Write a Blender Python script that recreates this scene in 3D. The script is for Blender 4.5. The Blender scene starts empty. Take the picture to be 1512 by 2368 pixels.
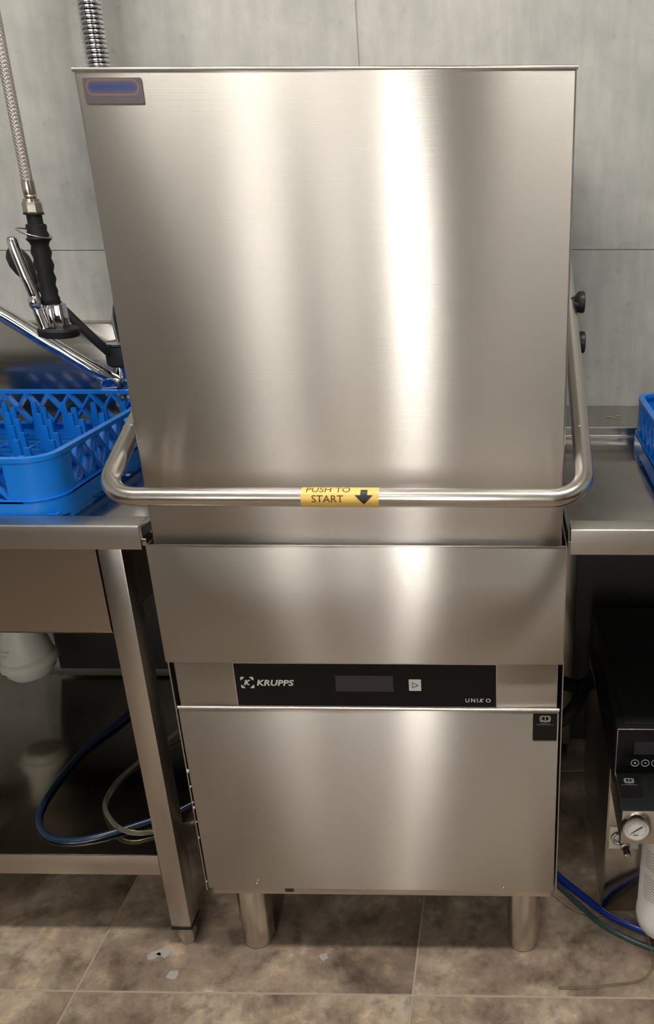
import bpy, bmesh, math, random
from mathutils import Vector, Matrix
random.seed(7)
SC = bpy.context.scene
COL = SC.collection
PI = math.pi

# ------------------------------------------------------------------ camera
F_PX, CX, CYP = 1862.0, 1141.33, 1184.0
TILT, YAW, ROLL = 0.3721, -0.0160, -0.0021
cam_d = bpy.data.cameras.new('camera')
cam = bpy.data.objects.new('camera', cam_d); COL.objects.link(cam)
cam_d.sensor_fit = 'VERTICAL'; cam_d.sensor_height = 36.0
cam_d.lens = 36.0 * F_PX / 2368.0
cam_d.shift_x = (756.0 - CX) / 2368.0
cam_d.clip_start = 0.02
_f = Vector((math.sin(YAW) * math.cos(TILT), math.cos(YAW) * math.cos(TILT), -math.sin(TILT)))
_r = Vector((math.cos(YAW), -math.sin(YAW), 0)); _u = _r.cross(_f)
_r2 = math.cos(ROLL) * _r + math.sin(ROLL) * _u
_u2 = -math.sin(ROLL) * _r + math.cos(ROLL) * _u
_m = Matrix((_r2, _u2, -_f)).transposed().to_4x4()
_m.translation = Vector((0.2175, -1.0777, 1.3162))
cam.matrix_world = _m
SC.camera = cam

# ------------------------------------------------------------------ world, exposure, lamps
w = bpy.data.worlds.new('world'); SC.world = w; w.use_nodes = True
w.node_tree.nodes['Background'].inputs[0].default_value = (0.9, 0.95, 1.0, 1)
w.node_tree.nodes['Background'].inputs[1].default_value = 0.05
SC.view_settings.view_transform = 'Standard'
SC.view_settings.look = 'None'
SC.view_settings.exposure = 0.30
SC.view_settings.gamma = 1.0
SC.view_settings.use_curve_mapping = False
# unseen ceiling battens, added and spaced to band the hood with light: (x0, x1, y0, y1, emission)
CEIL_Z = 2.75
# unseen glowing panes added behind the viewer to streak the hood: (x0, x1, z0, z1, brightness)
ADDED_GLOWS = [(-0.13, 0.115, 0.55, 2.35, 9.0), (-1.58, -1.12, 0.9, 2.2, 2.8), (-0.80, -0.48, 0.9, 2.2, 1.6)]
ADDED_BATTENS = [(-1.00, -0.25, -0.60, -0.46, 50.0), (0.31, 1.06, -0.60, -0.46, 50.0), (-0.36, -0.22, -2.9, -1.35, 4.5)]

# ------------------------------------------------------------------ materials
def new_mat(name):
    m = bpy.data.materials.new(name); m.use_nodes = True
    nt = m.node_tree; return m, nt, nt.nodes['Principled BSDF']
def simple(name, col, rough=0.5, metal=0.0, spec=None, coat=0.0, trans=0.0, emit=0.0, ior=None):
    m, nt, b = new_mat(name)
    b.inputs['Base Color'].default_value = (*col, 1)
    b.inputs['Roughness'].default_value = rough
    b.inputs['Metallic'].default_value = metal
    if spec is not None: b.inputs['Specular IOR Level'].default_value = spec
    if coat: b.inputs['Coat Weight'].default_value = coat; b.inputs['Coat Roughness'].default_value = 0.05
    if trans: b.inputs['Transmission Weight'].default_value = trans
    if ior: b.inputs['IOR'].default_value = ior
    if emit:
        b.inputs['Emission Color'].default_value = (*col, 1); b.inputs['Emission Strength'].default_value = emit
    return m
def N(nt, t, **kw):
    n = nt.nodes.new(t)
    for k, v in kw.items(): setattr(n, k, v)
    return n
def ramp(nt, stops):
    r = N(nt, 'ShaderNodeValToRGB'); e = r.color_ramp.elements
    while len(e) < len(stops): e.new(0.5)
    for el, (p, c) in zip(e, stops):
        el.position = p; el.color = (*c, 1) if len(c) == 3 else c
    return r
def steel(name, col, r0, r1, aniso, rot, scale, bump=0.02, tangent='Z'):
    m, nt, b = new_mat(name); L = nt.links
    b.inputs['Base Color'].default_value = (*col, 1); b.inputs['Metallic'].default_value = 1.0
    tc = N(nt, 'ShaderNodeNewGeometry'); mp = N(nt, 'ShaderNodeMapping')
    mp.inputs['Scale'].default_value = scale
    L.new(tc.outputs['Position'], mp.inputs['Vector'])
    no = N(nt, 'ShaderNodeTexNoise'); no.inputs['Scale'].default_value = 1.0; no.inputs['Detail'].default_value = 3
    L.new(mp.outputs[0], no.inputs['Vector'])
    mr = N(nt, 'ShaderNodeMapRange'); mr.inputs['From Min'].default_value = 0.3; mr.inputs['From Max'].default_value = 0.7
    mr.inputs['To Min'].default_value = r0; mr.inputs['To Max'].default_value = r1
    L.new(no.outputs['Fac'], mr.inputs['Value']); L.new(mr.outputs[0], b.inputs['Roughness'])
    bp = N(nt, 'ShaderNodeBump'); bp.inputs['Strength'].default_value = bump; bp.inputs['Distance'].default_value = 0.001
    L.new(no.outputs['Fac'], bp.inputs['Height']); L.new(bp.outputs[0], b.inputs['Normal'])
    if aniso:
        b.inputs['Anisotropic'].default_value = aniso; b.inputs['Anisotropic Rotation'].default_value = rot
        tg = N(nt, 'ShaderNodeTangent'); tg.direction_type = 'RADIAL'; tg.axis = tangent
        L.new(tg.outputs[0], b.inputs['Tangent'])
    return m
M = {}
M['hood'] = steel('brushed_steel_hood', (0.62, 0.585, 0.54), 0.30, 0.33, 1.0, 0.25, (3, 3, 900), 0.12)
M['steel'] = steel('brushed_steel', (0.56, 0.52, 0.47), 0.28, 0.30, 0.0, 0, (3, 3, 60), 0.0)
M['bar'] = steel('satin_steel_tube', (0.62, 0.58, 0.53), 0.22, 0.27, 0.0, 0, (60, 300, 300), 0.02)
M['table'] = steel('table_steel', (0.44, 0.42, 0.39), 0.13, 0.18, 0.0, 0, (5, 200, 300), 0.0)
M['bowl'] = steel('sink_bowl_steel', (0.44, 0.39, 0.33), 0.28, 0.30, 0.0, 0, (3, 3, 60), 0.0)
M['rim'] = steel('rim_steel', (0.60, 0.56, 0.51), 0.30, 0.33, 0.0, 0, (5, 5, 80), 0.0)
M['mirror'] = steel('polished_steel', (0.5, 0.47, 0.42), 0.12, 0.15, 0.0, 0, (6, 6, 6), 0.0)
M['darksteel'] = simple('dark_chassis_steel', (0.06, 0.058, 0.055), 0.5, 0.6)
M['chrome'] = simple('chrome', (0.75, 0.75, 0.77), 0.06, 1.0)
M['nickel'] = simple('satin_nickel', (0.55, 0.50, 0.45), 0.22, 1.0)
M['blackp'] = simple('black_plastic', (0.012, 0.012, 0.013), 0.42)
M['rubber'] = simple('black_rubber', (0.011, 0.011, 0.012), 0.55, spec=0.3)
M['gloss'] = simple('black_glass_panel', (0.005, 0.005, 0.006), 0.28, spec=0.22)
M['screen'] = simple('dark_display', (0.030, 0.028, 0.034), 0.3)
M['blackpaint'] = simple('black_painted_metal', (0.010, 0.011, 0.011), 0.45, spec=0.3)
M['print_white'] = simple('white_print', (0.62, 0.62, 0.6), 0.5)
M['print_grey'] = simple('grey_print', (0.33, 0.33, 0.33), 0.5)
M['button'] = simple('silver_button', (0.62, 0.62, 0.6), 0.35)
M['print_dark'] = simple('dark_print', (0.02, 0.02, 0.02), 0.5)
M['print_brown'] = simple('dark_brown_print', (0.085, 0.045, 0.006), 0.5)
M['yellow'] = simple('yellow_label', (0.90, 0.59, 0.15), 0.38)
M['blue'] = simple('blue_plastic', (0.004, 0.19, 0.72), 0.32)
M['white'] = simple('white_plastic', (0.66, 0.65, 0.58), 0.4)
M['canister'] = simple('white_canister', (0.74, 0.72, 0.68), 0.4)
M['dial'] = simple('gauge_dial', (0.78, 0.78, 0.76), 0.4)
M['bluehose'] = simple('blue_hose', (0.008, 0.03, 0.24), 0.28)
M['darkbluehose'] = simple('dark_blue_hose', (0.012, 0.028, 0.06), 0.2)
M['tealhose'] = simple('teal_hose', (0.03, 0.075, 0.075), 0.3)
M['clear'] = simple('clear_tube', (0.85, 0.82, 0.62), 0.1, trans=0.93, ior=1.25)
M['sticker'] = simple('black_sticker', (0.008, 0.007, 0.008), 0.4, spec=0.25)
M['plaster'] = simple('white_plaster', (0.62, 0.61, 0.58), 0.8)
M['ceiling'] = simple('white_ceiling', (0.72, 0.72, 0.70), 0.9)
M['roomwall'] = simple('pale_wall_paint', (0.55, 0.545, 0.53), 0.7)
M['wainscot'] = simple('dark_wainscot', (0.05, 0.048, 0.045), 0.45)
M['whitedoor'] = simple('white_door_paint', (0.75, 0.74, 0.72), 0.5)
M['door'] = simple('dark_door', (0.05, 0.045, 0.04), 0.5)
M['stain'] = simple('dried_white_stain', (0.42, 0.39, 0.35), 0.8)

def wall_tile_mat():
    m, nt, b = new_mat('grey_concrete_tile'); L = nt.links
    g = N(nt, 'ShaderNodeNewGeometry')
    n1 = N(nt, 'ShaderNodeTexNoise'); n1.inputs['Scale'].default_value = 2.6; n1.inputs['Detail'].default_value = 8; n1.inputs['Roughness'].default_value = 0.62
    L.new(g.outputs['Position'], n1.inputs['Vector'])
    r1 = ramp(nt, [(0.28, (0.275, 0.282, 0.268)), (0.48, (0.39, 0.388, 0.36)), (0.68, (0.53, 0.522, 0.485))])
    L.new(n1.outputs['Fac'], r1.inputs['Fac'])
    n2 = N(nt, 'ShaderNodeTexNoise'); n2.inputs['Scale'].default_value = 34; n2.inputs['Detail'].default_value = 6; n2.inputs['Roughness'].default_value = 0.7
    L.new(g.outputs['Position'], n2.inputs['Vector'])
    r2 = ramp(nt, [(0.26, (0.55, 0.55, 0.55)), (0.40, (0.96, 0.96, 0.96)), (0.75, (1.06, 1.06, 1.06))])
    L.new(n2.outputs['Fac'], r2.inputs['Fac'])
    mx = N(nt, 'ShaderNodeMix', data_type='RGBA', blend_type='MULTIPLY'); mx.inputs[0].default_value = 0.55
    L.new(r1.outputs[0], mx.inputs[6]); L.new(r2.outputs[0], mx.inputs[7])
    # fine trowel scratches
    mp = N(nt, 'ShaderNodeMapping'); mp.inputs['Scale'].default_value = (60, 60, 9); mp.inputs['Rotation'].default_value = (0, 0.5, 0)
    L.new(g.outputs['Position'], mp.inputs['Vector'])
    n3 = N(nt, 'ShaderNodeTexNoise'); n3.inputs['Scale'].default_value = 1.0; n3.inputs['Detail'].default_value = 4
    L.new(mp.outputs[0], n3.inputs['Vector'])
    r3 = ramp(nt, [(0.40, (0.90, 0.90, 0.90)), (0.62, (1.05, 1.05, 1.05))]); L.new(n3.outputs['Fac'], r3.inputs['Fac'])
    m2 = N(nt, 'ShaderNodeMix', data_type='RGBA', blend_type='MULTIPLY'); m2.inputs[0].default_value = 0.6
    L.new(mx.outputs[2], m2.inputs[6]); L.new(r3.outputs[0], m2.inputs[7])
    L.new(m2.outputs[2], b.inputs['Base Color']); b.inputs['Roughness'].default_value = 0.55
    return m
def floor_tile_mat():
    m, nt, b = new_mat('rusty_brown_stone_tile'); L = nt.links
    g = N(nt, 'ShaderNodeNewGeometry'); oi = N(nt, 'ShaderNodeObjectInfo')
    va = N(nt, 'ShaderNodeVectorMath', operation='MULTIPLY'); va.inputs[1].default_value = (13, 29, 5)
    cb = N(nt, 'ShaderNodeCombineXYZ')
    for i in range(3): L.new(oi.outputs['Random'], cb.inputs[i])
    L.new(cb.outputs[0], va.inputs[0])
    ad = N(nt, 'ShaderNodeVectorMath', operation='ADD'); L.new(g.outputs['Position'], ad.inputs[0]); L.new(va.outputs[0], ad.inputs[1])
    n1 = N(nt, 'ShaderNodeTexNoise'); n1.inputs['Scale'].default_value = 4.2; n1.inputs['Detail'].default_value = 9; n1.inputs['Roughness'].default_value = 0.66; n1.inputs['Distortion'].default_value = 0.35
    L.new(ad.outputs[0], n1.inputs['Vector'])
    r1 = ramp(nt, [(0.32, (0.115, 0.082, 0.062)), (0.43, (0.225, 0.165, 0.127)), (0.52, (0.315, 0.242, 0.182)), (0.60, (0.45, 0.362, 0.268)), (0.74, (0.66, 0.555, 0.43))])
    L.new(n1.outputs['Fac'], r1.inputs['Fac'])
    n2 = N(nt, 'ShaderNodeTexNoise'); n2.inputs['Scale'].default_value = 18; n2.inputs['Detail'].default_value = 8; n2.inputs['Roughness'].default_value = 0.7
    L.new(ad.outputs[0], n2.inputs['Vector'])
    r2 = ramp(nt, [(0.34, (0.50, 0.48, 0.46)), (0.48, (0.95, 0.95, 0.95)), (0.56, (1.05, 1.05, 1.03)), (0.68, (1.7, 1.66, 1.55))]); L.new(n2.outputs['Fac'], r2.inputs['Fac'])
    mx = N(nt, 'ShaderNodeMix', data_type='RGBA', blend_type='MULTIPLY'); mx.inputs[0].default_value = 1.0
    L.new(r1.outputs[0], mx.inputs[6]); L.new(r2.outputs[0], mx.inputs[7])
    # reddish rust patches
    n3 = N(nt, 'ShaderNodeTexNoise'); n3.inputs['Scale'].default_value = 6.5; n3.inputs['Detail'].default_value = 5
    L.new(va.outputs[0], n3.inputs['Vector']); L.new(ad.outputs[0], n3.inputs['Vector'])
    r3 = ramp(nt, [(0.55, (0, 0, 0)), (0.75, (0.5, 0.5, 0.5))]); L.new(n3.outputs['Color'], r3.inputs['Fac'])
    m2 = N(nt, 'ShaderNodeMix', data_type='RGBA', blend_type='MIX'); m2.inputs[7].default_value = (0.27, 0.155, 0.10, 1)
    L.new(r3.outputs[0], m2.inputs[0]); L.new(mx.outputs[2], m2.inputs[6])
    L.new(m2.outputs[2], b.inputs['Base Color'])
    mr = N(nt, 'ShaderNodeMapRange'); mr.inputs['To Min'].default_value = 0.32; mr.inputs['To Max'].default_value = 0.55
    L.new(n2.outputs['Fac'], mr.inputs['Value']); L.new(mr.outputs[0], b.inputs['Roughness'])
    bp = N(nt, 'ShaderNodeBump'); bp.inputs['Strength'].default_value = 0.25; bp.inputs['Distance'].default_value = 0.002
    L.new(n2.outputs['Fac'], bp.inputs['Height']); L.new(bp.outputs[0], b.inputs['Normal'])
    return m
def plate_label_mat(cx, cz, hx, rad):
    """printed plate: blue lozenge with a thin red outline on a grey ground"""
    m, nt, b = new_mat('printed_name_plate'); L = nt.links
    tc = N(nt, 'ShaderNodeNewGeometry'); sp = N(nt, 'ShaderNodeSeparateXYZ'); L.new(tc.outputs['Position'], sp.inputs[0])
    def mth(op, a, bb=None):
        n = N(nt, 'ShaderNodeMath', operation=op)
        for i, v in enumerate((a, bb)):
            if v is None: continue
            if isinstance(v, (int, float)): n.inputs[i].default_value = v
            else: L.new(v, n.inputs[i])
        return n.outputs[0]
    dx = mth('MAXIMUM', mth('SUBTRACT', mth('ABSOLUTE', mth('SUBTRACT', sp.outputs[0], cx)), hx), 0.0)
    dz = mth('SUBTRACT', sp.outputs[2], cz)
    d = mth('DIVIDE', mth('SQRT', mth('ADD', mth('MULTIPLY', dx, dx), mth('MULTIPLY', dz, dz))), rad * 1.25)
    r = ramp(nt, [(0.0, (0.035, 0.05, 0.17)), (0.42, (0.06, 0.07, 0.15)), (0.68, (0.10, 0.095, 0.105)),
                  (0.76, (0.26, 0.12, 0.105)), (0.84, (0.24, 0.11, 0.10)), (0.93, (0.105, 0.09, 0.10))])
    L.new(d, r.inputs['Fac']); L.new(r.outputs[0], b.inputs['Base Color'])
    b.inputs['Roughness'].default_value = 0.3; b.inputs['Metallic'].default_value = 0.25
    return m
M['walltile'] = wall_tile_mat(); M['floortile'] = floor_tile_mat()
M['grout'] = simple('floor_grout', (0.42, 0.355, 0.285), 0.85)
M['wallgrout'] = simple('wall_grout', (0.33, 0.325, 0.31), 0.85)
M['lamp'] = simple('lamp_housing', (0.8, 0.8, 0.8), 0.5)

# ------------------------------------------------------------------ mesh helpers
ORG = {}
def finish(name, bm, mat, parent=None, smooth=35):
    org = ORG.get(parent.name, Vector((0, 0, 0))) if parent else Vector((0, 0, 0))
    if parent and org.length: bmesh.ops.translate(bm, verts=bm.verts, vec=-org)
    bmesh.ops.recalc_face_normals(bm, faces=bm.faces)
    me = bpy.data.meshes.new(name); bm.to_mesh(me); bm.free()
    if smooth:
        me.polygons.foreach_set('use_smooth', [True] * len(me.polygons))
        me.set_sharp_from_angle(angle=math.radians(smooth))
    me.materials.append(M[mat] if isinstance(mat, str) else mat)
    o = bpy.data.objects.new(name, me); COL.objects.link(o)
    if parent:
        o.parent = parent; ORG[o.name] = org
    return o
def thing(name, label, cat, loc, group=None):
    o = bpy.data.objects.new(name, None); COL.objects.link(o); o.location = loc
    o.empty_display_size = 0.05
    o['label'] = label; o['category'] = cat
    if group: o['group'] = group
    ORG[o.name] = Vector(loc); return o
def tag(o, label, cat, group=None):
    o['label'] = label; o['category'] = cat
    if group: o['group'] = group
    return o
def B(): return bmesh.new()
def box(bm, x0, x1, y0, y1, z0, z1, bev=0.0, seg=2):
    t = bmesh.new()
    bmesh.ops.create_cube(t, size=1.0)
    for v in t.verts:
        v.co = Vector(((x0 + x1) / 2 + v.co.x * (x1 - x0), (y0 + y1) / 2 + v.co.y * (y1 - y0), (z0 + z1) / 2 + v.co.z * (z1 - z0)))
    if bev: bmesh.ops.bevel(t, geom=t.edges[:] + t.verts[:], offset=bev, segments=seg, affect='EDGES', profile=0.5)
    merge(bm, t); return bm
def merge(bm, t):
    me = bpy.data.meshes.new('tmp'); t.to_mesh(me); t.free(); bm.from_mesh(me); bpy.data.meshes.remove(me)
def frame_of(d):
    d = Vector(d).normalized()
    a = Vector((0, 0, 1)) if abs(d.z) < 0.9 else Vector((1, 0, 0))
    u = a.cross(d).normalized(); v = d.cross(u); return u, v, d
def smooth_path(pts, n=8):
    P = [Vector(p) for p in pts]
    if len(P) < 3: return P
    out = []
    for i in range(len(P) - 1):
        p0 = P[max(i - 1, 0)]; p1 = P[i]; p2 = P[i + 1]; p3 = P[min(i + 2, len(P) - 1)]
        for k in range(n):
            t = k / n
            out.append(0.5 * ((2 * p1) + (p2 - p0) * t + (2 * p0 - 5 * p1 + 4 * p2 - p3) * t * t + (3 * p1 - p0 - 3 * p2 + p3) * t ** 3))
    out.append(P[-1]); return out
def tube(bm, path, r, seg=12, caps=True, flat=None):
    """sweep a circle (or ellipse: flat=(ru, rv)) along a polyline; r may be a list"""
    P = [Vector(p) for p in path]; n = len(P)
    T = []
    for i in range(n):
        a = P[max(i - 1, 0)]; b = P[min(i + 1, n - 1)]; T.append((b - a).normalized())
    u, v, _ = frame_of(T[0]); rings = []
    for i in range(n):
        if i:
            ax = T[i - 1].cross(T[i])
            if ax.length > 1e-7:
                q = Matrix.Rotation(T[i - 1].angle(T[i]), 3, ax.normalized()); u = q @ u
            u = (u - T[i] * u.dot(T[i])).normalized()
        v = T[i].cross(u)
        rr = r[i] if isinstance(r, (list, tuple)) else r
        ru, rv = (rr * flat[0], rr * flat[1]) if flat else (rr, rr)
        rings.append([bm.verts.new(P[i] + u * (ru * math.cos(2 * PI * k / seg)) + v * (rv * math.sin(2 * PI * k / seg))) for k in range(seg)])
    for i in range(n - 1):
        for k in range(seg):
            bm.faces.new((rings[i][k], rings[i][(k + 1) % seg], rings[i + 1][(k + 1) % seg], rings[i + 1][k]))
    if caps:
        bm.faces.new(rings[0][::-1]); bm.faces.new(rings[-1])
    return bm
def lathe(bm, prof, base, axis=(0, 0, 1), seg=32, caps=True):
    u, v, d = frame_of(axis); base = Vector(base); rings = []
    for r, h in prof:
        rings.append([bm.verts.new(base + d * h + u * (r * math.cos(2 * PI * k / seg)) + v * (r * math.sin(2 * PI * k / seg))) for k in range(seg)])
    for i in range(len(prof) - 1):
        for k in range(seg):
            bm.faces.new((rings[i][k], rings[i][(k + 1) % seg], rings[i + 1][(k + 1) % seg], rings[i + 1][k]))
    if caps:
        bm.faces.new(rings[0][::-1]); bm.faces.new(rings[-1])
    return bm
def prism(bm, poly, to3, d0, d1):
    """extrude a 2D polygon; to3(a, b, d) -> 3D point"""
    A = [bm.verts.new(to3(a, b, d0)) for a, b in poly]; Bv = [bm.verts.new(to3(a, b, d1)) for a, b in poly]
    n = len(poly)
    bm.faces.new(A); bm.faces.new(Bv[::-1])
    for i in range(n): bm.faces.new((A[i], Bv[i], Bv[(i + 1) % n], A[(i + 1) % n]))
    return bm
FRONT = lambda a, b, d: Vector((a, d, b))          # a = x, b = z, depth = y
PLAN = lambda a, b, d: Vector((a, b, d))           # a = x, b = y, depth = z
SIDE = lambda a, b, d: Vector((d, a, b))           # a = y, b = z, depth = x
def rrect(x0, x1, z0, z1, r, n=5):
    out = []
    for cx, cz, a0 in ((x1 - r, z1 - r, 0), (x0 + r, z1 - r, PI / 2), (x0 + r, z0 + r, PI), (x1 - r, z0 + r, 1.5 * PI)):
        for k in range(n + 1):
            a = a0 + PI / 2 * k / n; out.append((cx + r * math.cos(a), cz + r * math.sin(a)))
    return out
def ring_poly(bm, outer, inner, to3, d0, d1):
    n = len(outer)
    V = [[bm.verts.new(to3(a, b, d)) for a, b in poly] for poly, d in ((outer, d0), (outer, d1), (inner, d1), (inner, d0))]
    for s in range(4):
        t = (s + 1) % 4
        for i in range(n):
            j = (i + 1) % n; bm.faces.new((V[s][i], V[s][j], V[t][j], V[t][i]))
    return bm
def text_geo(txt, size, bold=0.0, shear=0.0, space=1.0):
    c = bpy.data.curves.new('txt', 'FONT'); c.body = txt; c.size = size; c.offset = bold * size; c.shear = shear
    c.space_character = space; c.align_x = 'CENTER'; c.align_y = 'CENTER'; c.resolution_u = 3
    o = bpy.data.objects.new('txt', c); COL.objects.link(o)
    dg = bpy.context.evaluated_depsgraph_get(); e = o.evaluated_get(dg); me = e.to_mesh()
    V = [v.co.copy() for v in me.vertices]; Fc = [tuple(p.vertices) for p in me.polygons]
    e.to_mesh_clear(); bpy.data.objects.remove(o); bpy.data.curves.remove(c)
    return V, Fc
def add_text(bm, txt, size, place, width=None, height=None, **kw):
    """place(a, b) -> 3D; scaled to an exact width and/or height"""
    V, Fc = text_geo(txt, size, **kw)
    xs = [v.x for v in V]; ys = [v.y for v in V]
    mx, my = (min(xs) + max(xs)) / 2, (min(ys) + max(ys)) / 2
    sx = width / (max(xs) - min(xs)) if width else 1.0
    sy = height / (max(ys) - min(ys)) if height else sx
    vs = [bm.verts.new(place((v.x - mx) * sx, (v.y - my) * sy)) for v in V]
    for f in Fc:
        try: bm.faces.new([vs[i] for i in f])
        except ValueError: pass
    return bm
def structure(o): o['kind'] = 'structure'; return o

# ------------------------------------------------------------------ the room
WALL_Y = 0.68
XL, XR, YF = -2.3, 2.3, -3.3
fl = structure(finish('floor', box(B(), XL, XR, YF, WALL_Y + 0.05, -0.05, -0.0012), 'grout'))
G1, GA = -0.0617, -0.5465
TS = 0.602
tb = B(); box(tb, 0.0019, TS - 0.0019, 0.0019, TS - 0.0019, -0.01, 0.0, 0.0008, 1)
tile0 = None
for i in range(-3, 5):
    for j in range(-6, 2):
        x = GA + i * TS; y = G1 + j * TS
        if x > XR - 0.05 or x + TS < XL + 0.05 or y + TS < YF + 0.02: continue
        if tile0 is None:
            tile0 = finish('floor_tile', tb, 'floortile', fl, smooth=0); o = tile0
        else:
            o = tile0.copy(); COL.objects.link(o); o.parent = fl
        o.location = (x, y, 0)
wb = structure(finish('wall_back', box(B(), XL, XR, WALL_Y + 0.0018, WALL_Y + 0.12, -0.05, CEIL_Z), 'wallgrout'))
ZJ, XJ = 1.2147, -0.0685
tb = B(); box(tb, 0.0011, 1.2 - 0.0011, 0, 0.012, 0.0011, 0.6 - 0.0011, 0.0006, 1)
wt0 = None
for i in range(-2, 2):
    for j in range(-2, 3):
        x = XJ + i * 1.2; z = ZJ + j * 0.6
        if wt0 is None: wt0 = finish('wall_tile', tb, 'walltile', wb, smooth=0); o = wt0
        else: o = wt0.copy(); COL.objects.link(o); o.parent = wb
        o.location = (x, WALL_Y, z)
structure(finish('ceiling', box(B(), XL, XR, YF, WALL_Y + 0.1, CEIL_Z, CEIL_Z + 0.1), 'ceiling'))
structure(finish('wall_left', box(B(), XL - 0.1, XL, YF, WALL_Y + 0.1, -0.05, CEIL_Z), 'roomwall'))
structure(finish('wall_right', box(B(), XR, XR + 0.1, YF, WALL_Y + 0.1, -0.05, CEIL_Z), 'roomwall'))
wf = structure(finish('wall_front', box(B(), XL, XR, YF - 0.1, YF, -0.05, CEIL_Z), 'roomwall'))
# dark boards added low on the unseen walls to darken the steel's reflections
structure(finish('trim_1', box(B(), XL + 0.02, XR - 0.02, YF, YF + 0.015, 0.002, 1.12, 0.003), 'wainscot'))
structure(finish('trim_2', box(B(), XL, XL + 0.015, YF + 0.02, -0.3, 0.002, 1.12, 0.003), 'wainscot'))
structure(finish('trim_3', box(B(), XR - 0.015, XR, YF + 0.02, -0.3, 0.002, 1.12, 0.003), 'wainscot'))
for k, (x0, x1, z1, mt) in enumerate(((0.145, 0.44, 2.2, 'door'), (-1.07, -0.85, 2.2, 'door'), (0.47, 0.95, 2.2, 'whitedoor'))):  # unseen slabs added to reflect as dark and pale bands in the hood
    d = structure(finish('door_%d' % (k + 1), box(B(), x0, x1, YF + 0.016, YF + 0.06, 0.002, z1, 0.004), mt))
    finish('door_handle', tube(B(), [(x0 + 0.06, YF + 0.06, 1.0), (x0 + 0.06, YF + 0.1, 1.0), (x0 + 0.16, YF + 0.1, 1.0)], 0.01), 'nickel', d)
for k, (x0, x1, z0, z1, em) in enumerate(ADDED_GLOWS):  # added glowing panes with frames, source of the bright steel streaks
    wn = structure(finish('window_%d' % (k + 1), box(B(), x0, x1, YF + 0.016, YF + 0.024, z0, z1), simple('window_pane_%d' % k, (1.0, 0.98, 0.94), 0.4, emit=em)))
    wfm = B()
    for a in ((x0 - 0.02, x0), (x1, x1 + 0.02)): box(wfm, a[0], a[1], YF + 0.016, YF + 0.05, z0 - 0.02, z1 + 0.02, 0.002)
    for a in ((z0 - 0.02, z0), (z1, z1 + 0.02)): box(wfm, x0, x1, YF + 0.016, YF + 0.05, a[0], a[1], 0.002)
    finish('window_frame', wfm, 'whitedoor', wn)
for k, (x0, x1, y0, y1, em) in enumerate(ADDED_BATTENS):  # invented lamp layout, its gaps leave darker bands on the hood
    t = thing('ceiling_light', ('ceiling batten light above the left sink table', 'ceiling batten light above the right outlet table', 'long ceiling batten light running away from the machine behind the viewer')[k], 'light', ((x0 + x1) / 2, (y0 + y1) / 2, CEIL_Z), 'ceiling batten lights')
    finish('housing', box(B(), x0 - 0.02, x1 + 0.02, y0 - 0.012, y1 + 0.012, CEIL_Z - 0.05, CEIL_Z - 0.001, 0.004), 'lamp', t)
    finish('diffuser', box(B(), x0, x1, y0, y1, CEIL_Z - 0.065, CEIL_Z - 0.051, 0.003), simple('lamp_diffuser_%d' % k, (1.0, 0.965, 0.90), 0.5, emit=em), t)

# ------------------------------------------------------------------ the dishwasher
dw = thing('hood_dishwasher', 'tall stainless steel hood-type dishwasher standing on four round feet', 'dishwasher', (0, 0.3, 0))
ZT, ZB = 1.4608, 0.835
bm = B(); box(bm, -0.3, 0.3, 0, 0.60, ZB, ZT, 0.0035, 3)
hood = finish('hood', bm, 'hood', dw)
# raised folded rim along the top edge
finish('top_flange', tube(B(), [(-0.3012, 0.0008, ZT - 0.0010), (0.3012, 0.0008, ZT - 0.0010)], 0.0024, 12), 'bar', hood)
# small wire eye on the left side of the hood
finish('wire_eye', tube(B(), smooth_path([(-0.297, 0.03, 1.4335), (-0.3075, 0.03, 1.4335), (-0.3085, 0.03, 1.430), (-0.305, 0.03, 1.4255), (-0.297, 0.03, 1.4245)], 4), 0.0011, 8), 'bar', hood)
pl = B(); prism(pl, rrect(-0.2905, -0.2195, 1.4228, 1.4507, 0.002), FRONT, -0.0008, 0.0005)
finish('name_plate', pl, plate_label_mat(-0.2555, 1.4405, 0.0235, 0.0080), hood)
# tub skirt: folded sheet, front and two returns
tk = B(); TX, TY = 0.306, -0.012
box(tk, -TX, TX, TY, TY + 0.0022, 0.6488, 0.8465, 0.0009)
for s in (-1, 1): box(tk, s * TX - 0.0011, s * TX + 0.0011, TY + 0.001, 0.60, 0.6488, 0.8465, 0.0007)
tub = finish('tub_skirt', tk, 'hood', dw)
finish('skirt_lip', box(B(), -TX, TX, TY - 0.0009, TY + 0.003, 0.8458, 0.8475, 0.0007), 'bar', tub)
finish('chassis', box(B(), -0.298, 0.298, 0.012, 0.60, 0.186, 0.830, 0.002), 'darksteel', dw)
# control fascia, folded ridge and lower service panel
finish('control_fascia', box(B(), -0.3, 0.3, 0.0, 0.011, 0.560, 0.6486, 0.001), 'hood', dw)
rg = B(); tube(rg, [(-0.3035, -0.0025, 0.5605), (0.3035, -0.0025, 0.5605)], 0.0032, 12)
sp_ = finish('front_panel', box(B(), -0.3035, 0.3035, -0.004, 0.011, 0.1835, 0.5605, 0.0016, 2), 'hood', dw)
finish('panel_ridge', rg, 'bar', sp_)
finish('bottom_lip', box(B(), -0.298, 0.3, 0.001, 0.03, 0.166, 0.1835, 0.001), 'steel', dw)
finish('lip_clip', box(B(), -0.170, -0.155, -0.0005, 0.004, 0.172, 0.182, 0.0008), 'darksteel', dw)
for s in (-1, 1):
    finish('side_flange', box(B(), s * 0.3078 - 0.0011, s * 0.3078 + 0.0011, -0.002, 0.60, 0.176, 0.6486, 0.0006), 'steel', dw)
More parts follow.
